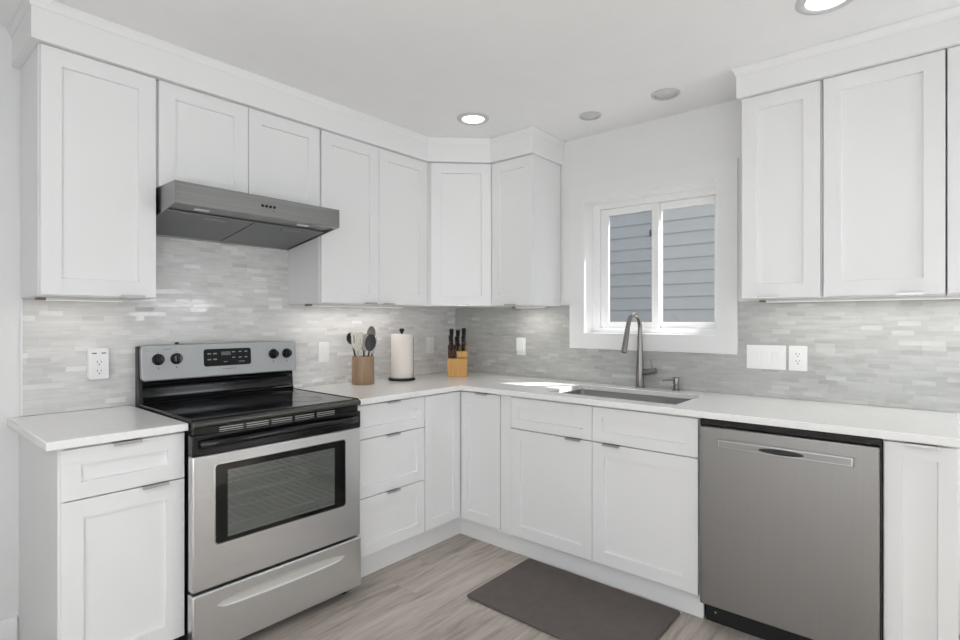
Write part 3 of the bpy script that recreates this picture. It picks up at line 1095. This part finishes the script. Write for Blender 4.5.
# printed buttons, clock digits and small print, each a mark of its own
def mark(name, mat_, x0_, x1_, z0_, z1_, y=-.0030, y1=-.0023):
    bm = B(); box(bm, x0_, x1_, y, y1, z0_, z1_); on_panel(bm)
    return rng(name, bm, mat_, bgd)


for zz in (.108, .080):
    for xx in (.305, .332):
        mark('button_print', 'display_mark', xx, xx + .017, zz, zz + .006)
    for xx in (.424, .456, .486):
        mark('button_print', 'display_mark', xx, xx + .014, zz + .006, zz + .011)
bm = B()
for k in range(4):
    xx = .372 + .0115 * k
    vsx, vsz = [xx, xx + .0020, xx + .0065, xx + .0085], [.102, .1038, .1095, .1113, .1170, .1188]
    for (i0, i1, j0, j1) in ((0, 3, 0, 1), (0, 3, 2, 3), (0, 3, 4, 5), (0, 1, 1, 2), (2, 3, 1, 2), (0, 1, 3, 4), (2, 3, 3, 4)):
        box(bm, vsx[i0], vsx[i1], -.0030, -.0023, vsz[j0], vsz[j1])
on_panel(bm)
rng('clock_digits', bm, 'display_mark', bgd)
mark('button_print', 'display_mark', .382, .400, .068, .071)
mark('button_print', 'display_mark', .456, .486, .066, .069)
for xx in (.092, .168, .641, .716):
    mark('dial_print', 'panel_mark', xx - .003, xx + .003, .052, .060, -.0007, .0005)
    mark('dial_print', 'panel_mark', xx - .002, xx + .002, .128, .131, -.0007, .0005)
mark('dial_print', 'panel_mark', .115, .146, .140, .143, -.0007, .0005)
bm = B()
for k in range(10):      # small maker's word under the display
    box(bm, .378 + k * .0064, .3828 + k * .0064, -.0007, .0005, .033, .037)
on_panel(bm)
rng('maker_word', bm, 'panel_mark', bgd)
for xx in (.092, .168, .641, .716):
    bm = B()
    lathe(bm, [(0, 0), (.026, 0), (.026, .004), (.0225, .007), (.020, .022), (.017, .025), (0, .025)], 28, Matrix.Translation((xx, 0, .096)) @ Matrix.Rotation(radians(90), 4, 'X'))
    on_panel(bm)
    kb = rng('knob', bm, 'black_gloss', bgd)
    bm = B(); box(bm, xx - .005, xx + .005, -.034, -.024, .078, .114); on_panel(bm)
    rng('knob_grip', bm, 'black_satin', kb, 0.002)
bm = B(); lathe(bm, [(0, 1.178), (.009, 1.178), (.009, 1.188), (.005, 1.193), (0, 1.193)], 14, Matrix.Translation((.170, -.032, 0)))
rng('vent_cap', bm, 'black_satin', bgd)

# ================================================================== hood
r = thing('range_hood', 'dark stainless steel under-cabinet range hood above the range', 'range hood', (0, -2.1405, 0), L90)
W = 0.757
bm = B()
# outer shell: side profile with the underside rising to the front
prism_x(bm, [(-0.009, 1.686), (-0.009, 1.8445), (-0.500, 1.8445), (-0.500, 1.757), (-0.470, 1.752), (-0.470, 1.775), (-0.03, 1.705), (-0.03, 1.688)], 0.006, W - .006)
hs = obj('shell', bm, 'steel_hood', r)
for xa in (0.0, W - .0055):
    bm = B(); prism_x(bm, [(-0.009, 1.684), (-0.009, 1.845), (-0.500, 1.845), (-0.500, 1.757)], xa, xa + .0055)
    obj('side_panel', bm, 'steel_hood', r)


def hood_plane(y):
    return 1.684 + (-y - .009) * (1.752 - 1.684) / .461


def under(bm_, x0, x1, y0, y1, drop, th):
    frustum(bm_, [(x0, y0, hood_plane(y0) + drop), (x1, y0, hood_plane(y0) + drop), (x1, y1, hood_plane(y1) + drop), (x0, y1, hood_plane(y1) + drop)],
            [(x0, y0, hood_plane(y0) + drop + th), (x1, y0, hood_plane(y0) + drop + th), (x1, y1, hood_plane(y1) + drop + th), (x0, y1, hood_plane(y1) + drop + th)])


bm = B(); under(bm, .0065, W - .0065, -.468, -.385, .012, .004)
ul = obj('light_rail', bm, 'steel_hood', r)
for xx in (0.13, W - .16):
    bm = B(); under(bm, xx - .030, xx + .030, -.436, -.418, .0085, .003)
    obj('light_lens', bm, 'lens_off', r)
for xa, xb in ((.012, W / 2 - .003), (W / 2 + .003, W - .012)):
    bm = B(); under(bm, xa, xb, -.380, -.020, .004, .006)
    ff = obj('grease_filter', bm, 'filter', r)
    bm = B()
    xm_ = (xa + xb) / 2 + .02
    under(bm, xm_ - .05, xm_ + .05, -.362, -.340, .0005, .003)
    obj('filter_latch', bm, 'steel_hood', ff)
for k in range(4):
    bm = B(); lathe(bm, [(0, 0), (.0062, 0), (.0062, .003), (.005, .005), (0, .005)], 16, Matrix.Translation((.357 + k * .0185, -.500, 1.802)) @ Matrix.Rotation(radians(90), 4, 'X'))
    obj('button', bm, 'black_satin', r)
bm = B(); box(bm, .400, .418, -.5008, -.4995, 1.783, 1.786)
obj('button_mark', bm, 'panel_mark', r)

# ================================================================== dishwasher
r = thing('dishwasher', 'stainless steel dishwasher with black kick plate under the right countertop', 'dishwasher', (2.0, 0, 0))
bm = B(); box(bm, 0.006, 0.6185, -0.600, -0.03, 0.100, 0.872)
obj('tub', bm, 'black_satin', r)
for lx in (.04, .59):
    bm = B(); box(bm, lx - .02, lx + .02, -.50, -.46, .0005, .0995)
    obj('foot', bm, 'black_satin', r)
bm = B(); box(bm, 0.010, 0.614, -0.655, -0.601, .113, .855)
d = obj('door', bm, 'steel_v', r, 0.005, seg=3)
bm = B(); box(bm, 0.006, 0.6185, -0.640, -0.6005, .857, .884)
obj('control_strip', bm, 'black_gloss', r, 0.003)
bm = B(); box(bm, 0.6145, 0.6185, -0.645, -0.6005, .113, .8565)
obj('edge_gasket', bm, 'black_satin', r)
bm = B(); box(bm, 0.006, 0.6185, -0.560, -0.545, .0005, .108)
kp = obj('kick_plate', bm, 'black_satin', r)
bm = B(); lathe(bm, [(0, 0), (.005, 0), (.004, .003), (0, .003)], 12, Matrix.Translation((.045, -.560, .045)) @ Matrix.Rotation(radians(90), 4, 'X'))
obj('screw', bm, 'steel_bright', kp)
# recessed bar handle
bm = B()
hx0, hx1, hz0, hz1 = .080, .543, .774, .810
ring_o = [(hx0, -.6553, hz0), (hx1, -.6553, hz0), (hx1, -.6553, hz1), (hx0, -.6553, hz1)]
frustum(bm, ring_o, [(hx0 + .004, -.664, hz0 + .003), (hx1 - .004, -.664, hz0 + .003), (hx1 - .004, -.662, hz1 - .003), (hx0 + .004, -.662, hz1 - .003)])
hd = obj('handle', bm, 'pull', d, 0.0015)
bm = B(); box(bm, hx0 + .009, hx1 - .009, -.6650, -.6636, hz0 + .007, hz1 - .007)
obj('handle_face', bm, 'steel_v', hd, 0.0005)
bm = B(); ellipsoid(bm, (.312, -.6645, .791), (.080, .0024, .0112))
obj('handle_pocket', bm, 'toe_dark', hd)

# ================================================================== mat
bm = B()
prism_z(bm, rrect(1.090, 1.908, -1.098, -0.588, .014, 5), 0.0008, 0.014)
tag(obj('floor_mat', bm, 'mat', bevel=0.006, seg=3), 'dark brown rubber anti-fatigue mat on the plank floor before the sink', 'mat')

# ================================================================== counter things
RZ = radians(40.4)     # local x = to the right in the photo, local -y = towards the camera
Zc = CT1 + .0005
CR = Vector((0.150, -0.972, Zc))
r = thing('utensil_crock', 'round brown wooden crock full of cooking utensils beside the range', 'crock', CR, RZ)
bm = B(); lathe(bm, [(0, 0), (.064, 0), (.066, .003), (.066, .163), (.0645, .166), (.060, .166), (.0585, .163), (.0585, .012), (0, .012)], 40)
obj('crock_wall', bm, 'crock', r)
ug = 'utensils in the crock'


def utensil(name, label, cat, foot, tip, hr, handle_mat, head, head_mat):
    """handle from foot (inside the crock) to tip, then head(bm) built at the tip"""
    u = thing(name, label, cat, CR, RZ, ug)
    f, t = Vector(foot), Vector(tip)
    bm = B()
    tube(bm, [f, f.lerp(t, .5), f.lerp(t, .85), t], [hr * 1.25, hr * 1.15, hr * .9, hr * .8], 12)
    obj('handle', bm, handle_mat, u)
    bm = B()
    d = (t - f).normalized()
    zx = Vector((1, 0, 0)); xx = (zx - d * zx.dot(d)).normalized(); yy = d.cross(xx)
    m = Matrix(((xx.x, yy.x, d.x, t.x), (xx.y, yy.y, d.y, t.y), (xx.z, yy.z, d.z, t.z), (0, 0, 0, 1)))
    head(bm, m)
    obj('head', bm, head_mat, u)
    return u


def spoon_head(w, l, dish=.012, yaw=0.0):
    def f(bm, m):
        k = Matrix.Rotation(yaw, 4, 'Z')
        nr, ns = 7, 28
        for s in (0, 1):
            rr = []
            for i in range(nr + 1):
                q_ = i / nr
                rr.append([bm.verts.new(m @ k @ Vector((w * q_ * cos(2 * pi * j / ns), dish * (1 - q_ * q_) + (.0022 if s else 0), l * .94 + l * q_ * sin(2 * pi * j / ns)))) for j in range(ns)])
            for a, b_ in zip(rr, rr[1:]):
                for j in range(ns):
                    bm.faces.new((a[j], a[(j + 1) % ns], b_[(j + 1) % ns], b_[j]))
            if s:
                for j in range(ns):
                    bm.faces.new((rr0[j], rr0[(j + 1) % ns], rr[-1][(j + 1) % ns], rr[-1][j]))
            rr0 = rr[-1]
        bmesh.ops.remove_doubles(bm, verts=bm.verts, dist=.00005)
    return f


def turner_head(w0, w1, l, slots=0):
    def f(bm, m):
        pts = [(-w0, 0), (w0, 0), (w1, l * .25), (w1 * 1.04, l * .9), (w1 * .85, l), (-w1 * .85, l), (-w1 * 1.04, l * .9), (-w1, l * .25)]
        if not slots:
            frustum(bm, [m @ Vector((x, -.0015, z)) for x, z in pts], [m @ Vector((x, .0015, z)) for x, z in pts])
            return
        # slotted blade: bars joined at both ends
        def bar(x0_, x1_, z0_, z1_):
            frustum(bm, [m @ Vector(p) for p in ((x0_, -.0015, z0_), (x1_, -.0015, z0_), (x1_, -.0015, z1_), (x0_, -.0015, z1_))],
                    [m @ Vector(p) for p in ((x0_, .0015, z0_), (x1_, .0015, z0_), (x1_, .0015, z1_), (x0_, .0015, z1_))])
        frustum(bm, [m @ Vector((x, -.0015, z)) for x, z in ((-w0, 0), (w0, 0), (w1, l * .32), (-w1, l * .32))],
                [m @ Vector((x, .0015, z)) for x, z in ((-w0, 0), (w0, 0), (w1, l * .32), (-w1, l * .32))])
        bar(-w1, w1, l * .88, l)
        k = slots + 1
        for i in range(k):
            c = -w1 + (2 * w1) * (i + .5) / k
            bar(c - w1 / k * .72, c + w1 / k * .72, l * .32, l * .88)
    return f


def whisk_head(w, l):
    def f(bm, m):
        for k in range(4):
            rot = Matrix.Rotation(pi * k / 4, 4, 'Z')
            pts = []
            for i in range(17):
                a = pi * i / 16
                pts.append(m @ rot @ Vector((w * cos(a) * (0.35 + .65 * sin(a)) if True else 0, 0, l * sin(a) ** .8 if i not in (0, 16) else 0)))
            tube(bm, pts, .0011, 6)
    return f


utensil('ladle', 'black ladle leaning out at the left of the crock', 'ladle', (-.017, .006, .015), (-.068, .015, .238), .0055, 'charcoal', spoon_head(.028, .036, .02, .5), 'charcoal')
utensil('slotted_turner', 'cream slotted turner at the left front of the crock', 'turner', (-.014, -.034, .015), (-.030, -.01, .200), .006, 'cream', turner_head(.014, .037, .108, 3), 'cream')
utensil('spatula', 'cream rounded spatula standing in the middle of the crock', 'spatula', (-.010, .034, .015), (.004, .020, .195), .005, 'steel_bright', spoon_head(.034, .054, .004), 'cream')
utensil('serving_spoon', 'dull steel spoon standing tallest in the crock', 'spoon', (.010, .036, .015), (.032, .048, .245), .005, 'olive_steel', spoon_head(.027, .052, .012), 'olive_steel')
utensil('cooking_spoon', 'large black spoon at the right front of the crock', 'spoon', (.014, -.036, .015), (.043, -.034, .200), .0055, 'charcoal', spoon_head(.032, .052, .012), 'charcoal')
utensil('whisk', 'wire balloon whisk leaning out at the right of the crock', 'whisk', (.024, .008, .018), (.052, .012, .180), .006, 'charcoal', whisk_head(.023, .105), 'steel_bright')
for i, (x, y, h_, mm, lb) in enumerate(((-.001, -.045, .20, 'steel_bright', 'slim steel table knife upside down at the front of the crock'), (.013, -.046, .205, 'charcoal', 'slim black skewer standing at the front rim of the crock'))):
    u = tag(obj('table_knife' if i == 0 else 'skewer', (lambda b: (tube(b, [(x * .6, y * .6, .015), (x, y, .17), (x * 1.1, y * 1.05, h_)], [.004, .0045, .004], 10), b)[1])(B()), mm), lb, 'utensil', ug)
    u.location = CR; u.rotation_euler = (0, 0, RZ)

# paper towel stand and roll
PT = Vector((0.165, -0.680, Zc))
r = thing('paper_towel_holder', 'black paper towel stand with round base and knob top', 'paper towel holder', PT, RZ)
bm = B(); lathe(bm, [(0, 0), (.084, 0), (.086, .003), (.086, .011), (.082, .015), (0, .015)], 48)
obj('base', bm, 'black_satin', r)
bm = B(); tube(bm, [(0, 0, .014), (0, 0, .302)], .006, 14)
obj('post', bm, 'black_satin', r)
bm = B(); lathe(bm, [(0, .298), (.008, .298), (.011, .306), (.017, .318), (.015, .326), (.008, .329), (0, .329)], 24)
obj('finial', bm, 'black_satin', r)
bm = B(); tube(bm, [(.0745, 0, .014), (.0745, 0, .265), (.073, 0, .27)], .0022, 10)
obj('tension_rod', bm, 'nickel', r)
bm = B(); lathe(bm, [(.020, .0), (.0675, .0), (.0685, .002), (.0685, .276), (.0675, .278), (.020, .278)], 48, closed=True)
q_ = obj('paper_towel_roll', bm, 'paper')
q_.location = PT + Vector((0, 0, .0155)); tag(q_, 'cream white paper towel roll standing on the black holder', 'paper towel')

# knife block and knives
KB = Vector((0.262, -0.262, Zc))
r = thing('knife_block', 'stepped bamboo knife block in the corner of the countertop', 'knife block', KB, radians(42))
bm = B()
# side profile (y, z): low step in front, tall step behind, slanted slot faces
prism_x(bm, [(-.060, 0), (.080, 0), (.085, .212), (.022, .186), (.012, .176), (-.018, .168), (-.020, .130), (-.065, .118)], -.067, .067)
obj('block', bm, 'bamboo', r, 0.002)
kg = 'knives in the block'


def knife(px, py, pz, L_, rad, mat_, label, tiltx, cat='knife', rz_=0):
    k = thing('kitchen_knife', label, cat, KB, radians(42), kg)
    d = Vector((0, -sin(tiltx), cos(tiltx)))
    p = Vector((px, py, pz))
    s = Vector((1, 0, 0)); n = d.cross(s)
    bm = B()
    secs = [(0.0, .85), (.012, 1.0), (.45, .82), (.8, 1.0), (.95, 1.1), (1.0, .8)]
    rings = []
    for f, sc in secs:
        c = p + d * (L_ * f)
        rings.append([bm.verts.new(c + s * (rad * .72 * sc * cos(a)) + n * (rad * 1.25 * sc * sin(a))) for a in [2 * pi * j / 12 for j in range(12)]])
    for a, b_ in zip(rings, rings[1:]):
        for j in range(12):
            bm.faces.new((a[j], a[(j + 1) % 12], b_[(j + 1) % 12], b_[j]))
    bm.faces.new(rings[0][::-1]); bm.faces.new(rings[-1])
    obj('handle', bm, mat_, k)
    for f in (.25, .6):
        c = p + d * (L_ * f) - n * (-1) * 0
        bm = B(); ellipsoid(bm, c - n * rad * 1.08, (.0022, .0022, .0022), u=8, v=6)
        obj('rivet', bm, 'rivet', k)
    bm = B(); box(bm, px - .0012, px + .0012, py - .010, py + .010, pz - .006, pz + .002)
    obj('bolster', bm, 'steel_bright', k)
    return k


for xx, ln, nm in ((-.042, .118, 'left'), (.002, .112, 'middle'), (.044, .124, 'right')):
    knife(xx, .052, .203, ln, .0200, 'knife', 'black handled knife at the back of the knife block, %s of three' % nm, .10)
for xx, ln, nm in ((-.047, .105, 'left'), (-.004, .098, 'middle'), (.040, .098, 'right')):
    knife(xx, -.003, .174, ln, .0185, 'knife', 'black handled knife in the second row of the knife block, %s of three' % nm, .16)
for xx, nm in ((-.055, 'left'), (-.034, 'middle'), (-.013, 'right')):
    knife(xx, -.044, .126, .088, .0130, 'knife_brown', 'dark brown steak knife in the front step of the knife block, %s of three' % nm, .14)


# ================================================================== outlets and switches
def plate(root, w_, h_, th=.006):
    bm = B(); prism_y(bm, rrect(-w_ / 2, w_ / 2, -h_ / 2, h_ / 2, .004, 3), -th, 0)
    obj('plate', bm, 'white_plastic', root, 0.0015)


def sockets(root, y, zs=(.021, -.021)):
    for z_ in zs:
        bm = B()
        prism_y(bm, rrect(-.0165, .0165, z_ - .0155, z_ + .0155, .012, 5), y - .002, y)
        s = obj('receptacle', bm, 'white_plastic', root)
        bm = B()
        box(bm, -.008, -.0055, y - .0026, y - .0019, z_ + .001, z_ + .009)
        box(bm, .0055, .008, y - .0026, y - .0019, z_ + .002, z_ + .008)
        lathe(bm, [(0, 0), (.0028, 0), (.0028, .0006), (0, .0006)], 10, Matrix.Translation((0, y - .0019, z_ - .007)) @ Matrix.Rotation(radians(90), 4, 'X'))
        obj('slots', bm, 'slot', s)


def rocker(root, xc, y, rot=1):
    bm = B(); prism_y(bm, rrect(xc - .0175, xc + .0175, -.034, .034, .002, 2), y - .0012, y)
    fr = obj('switch_frame', bm, 'white_plastic', root)
    bm = B()
    prism_x(bm, [(y - .0012, -.031), (y - .0012, .031), (y - .005, .031), (y - .0025, 0), (y - .0018, -.031)] if rot > 0 else
            [(y - .0012, -.031), (y - .0012, .031), (y - .0018, .031), (y - .0025, 0), (y - .005, -.031)], xc - .0155, xc + .0155)
    obj('rocker', bm, 'white_plastic', root, 0.0005)


TF = 0.0085
r = thing('outlet_adapter', 'boxy white plug-in outlet adapter on the tile left of the range', 'outlet', (TF, -2.274, 1.110), L90)
bm = B(); prism_y(bm, rrect(-.037, .037, -.066, .066, .008, 4), -.034, 0)
obj('housing', bm, 'white_plastic', r, 0.003)
sockets(r, -.034, (.004, -.034))
bm = B()
for xx in (-.017, .017):
    box(bm, xx - .008, xx + .008, -.0346, -.0338, .043, .0475)
obj('usb_ports', bm, 'slot', r)
r = thing('light_switch', 'white single rocker switch on the tile between range and crock', 'switch', (TF, -1.153, 1.107), L90)
plate(r, .072, .118); rocker(r, 0, -.006)
r = thing('light_switch', 'white single rocker switch on the tile behind the paper towels', 'switch', (TF, -0.279, 1.117), L90)
plate(r, .072, .118); rocker(r, 0, -.006)
r = thing('outlet_plate', 'white outlet plate with a plugged-in night light left of the window', 'outlet', (0.620, -TF, 1.118), 0)
plate(r, .072, .118)
bm = B(); prism_y(bm, rrect(-.022, .020, -.030, .060, .006, 3), -.032, -.0065)
obj('night_light', bm, 'white_plastic', r, 0.003)
r = thing('triple_switch', 'wide white three-gang switch plate on the tile right of the window', 'switch', (2.120, -TF, 1.112), 0)
plate(r, .176, .120)
for xx, q_ in ((-.046, 1), (0, -1), (.046, 1)):
    rocker(r, xx, -.006, q_)
r = thing('wall_outlet', 'white duplex outlet on the tile right of the triple switch', 'outlet', (2.259, -TF, 1.112), 0)
plate(r, .078, .120)
bm = B(); prism_y(bm, rrect(-.0175, .0175, -.034, .034, .002, 2), -.0075, -.006); obj('outlet_face', bm, 'white_plastic', r)
sockets(r, -.0075, (.017, -.017))

# ================================================================== ceiling lights


def ceiling_light(x, y, rad, lens, on, name, label, power=0):
    r = thing(name, label, 'ceiling light', (x, y, CEIL - .0005))
    bm = B()
    lathe(bm, [(rad, 0), (rad, -.003), (rad - .006, -.008), (lens + .006, -.009), (lens, -.005), (lens, 0)], 48, closed=True)
    obj('trim_ring', bm, 'ring' if on else 'ring_grey', r)
    bm = B()
    if on:
        lathe(bm, [(0, -.0045), (lens * .98, -.0035), (lens * .98, -.0005), (0, -.0005)], 48)
    else:
        lathe(bm, [(0, -.012), (lens * .45, -.0115), (lens * .62, -.007), (lens * .98, -.001), (0, -.0005)], 48)
    obj('lens', bm, 'lens_on' if on else 'lens_dull', r)
    if power:
        l = area('lamp_light', (x, y, CEIL - .016), (0, 0, -1), lens * 1.8, lens * 1.8, power, (1.0, 0.96, 0.90), 'DISK', 115)
    return r


ceiling_light(0.770, -0.680, .090, .063, True, 'recessed_light', 'lit round recessed ceiling light above the corner cabinets', 0.2)
ceiling_light(2.470, -0.720, .098, .068, True, 'recessed_light', 'lit round recessed ceiling light at the top right picture edge', 0.2)
ceiling_light(1.296, -0.291, .062, .046, False, 'small_recessed_light', 'small unlit round ceiling light over the window, nearer the corner')
ceiling_light(1.725, -0.300, .070, .052, False, 'small_recessed_light', 'small unlit round ceiling light over the window, nearer the right cabinets')


# under-cabinet light bars
def light_bar(loc, rotz, length, label, power):
    r = thing('under_cabinet_light', label, 'light bar', loc, rotz, None)
    bm = B(); box(bm, 0, length, -.014, .014, -.010, -.0005)
    obj('housing', bm, 'led_body', r, .001)
    bm = B(); box(bm, .03, length - .012, -.009, .009, -.0115, -.0101)
    obj('diffuser', bm, 'led', r)
    bm = B(); box(bm, -.0005, .028, -.0146, .0146, -.0105, -.0006)
    obj('end_cap', bm, 'led_end', r)
    c = Vector((length / 2, 0, -.014)); c.rotate(Matrix.Rotation(rotz, 3, 'Z'))
    l = area('led_light', Vector(loc) + c, (0, 0, -1), length - .06, .05, power, (1.0, 0.95, 0.90))
    l.rotation_euler = (0, 0, rotz)
    return r


light_bar((0.13, -2.500, UB), L90, 0.30, 'slim light bar under the left end wall cabinet', 0.20)
light_bar((0.13, -1.340, UB), L90, 0.70, 'slim light bar under the two door wall cabinet near the corner', 0.75)
light_bar((0.640, -0.13, UB), 0, 0.25, 'slim light bar under the narrow cabinet left of the window', 0.45)
light_bar((2.120, -0.13, 1.392), 0, 1.02, 'long slim light bar under the wall cabinets right of the window', 0.95)
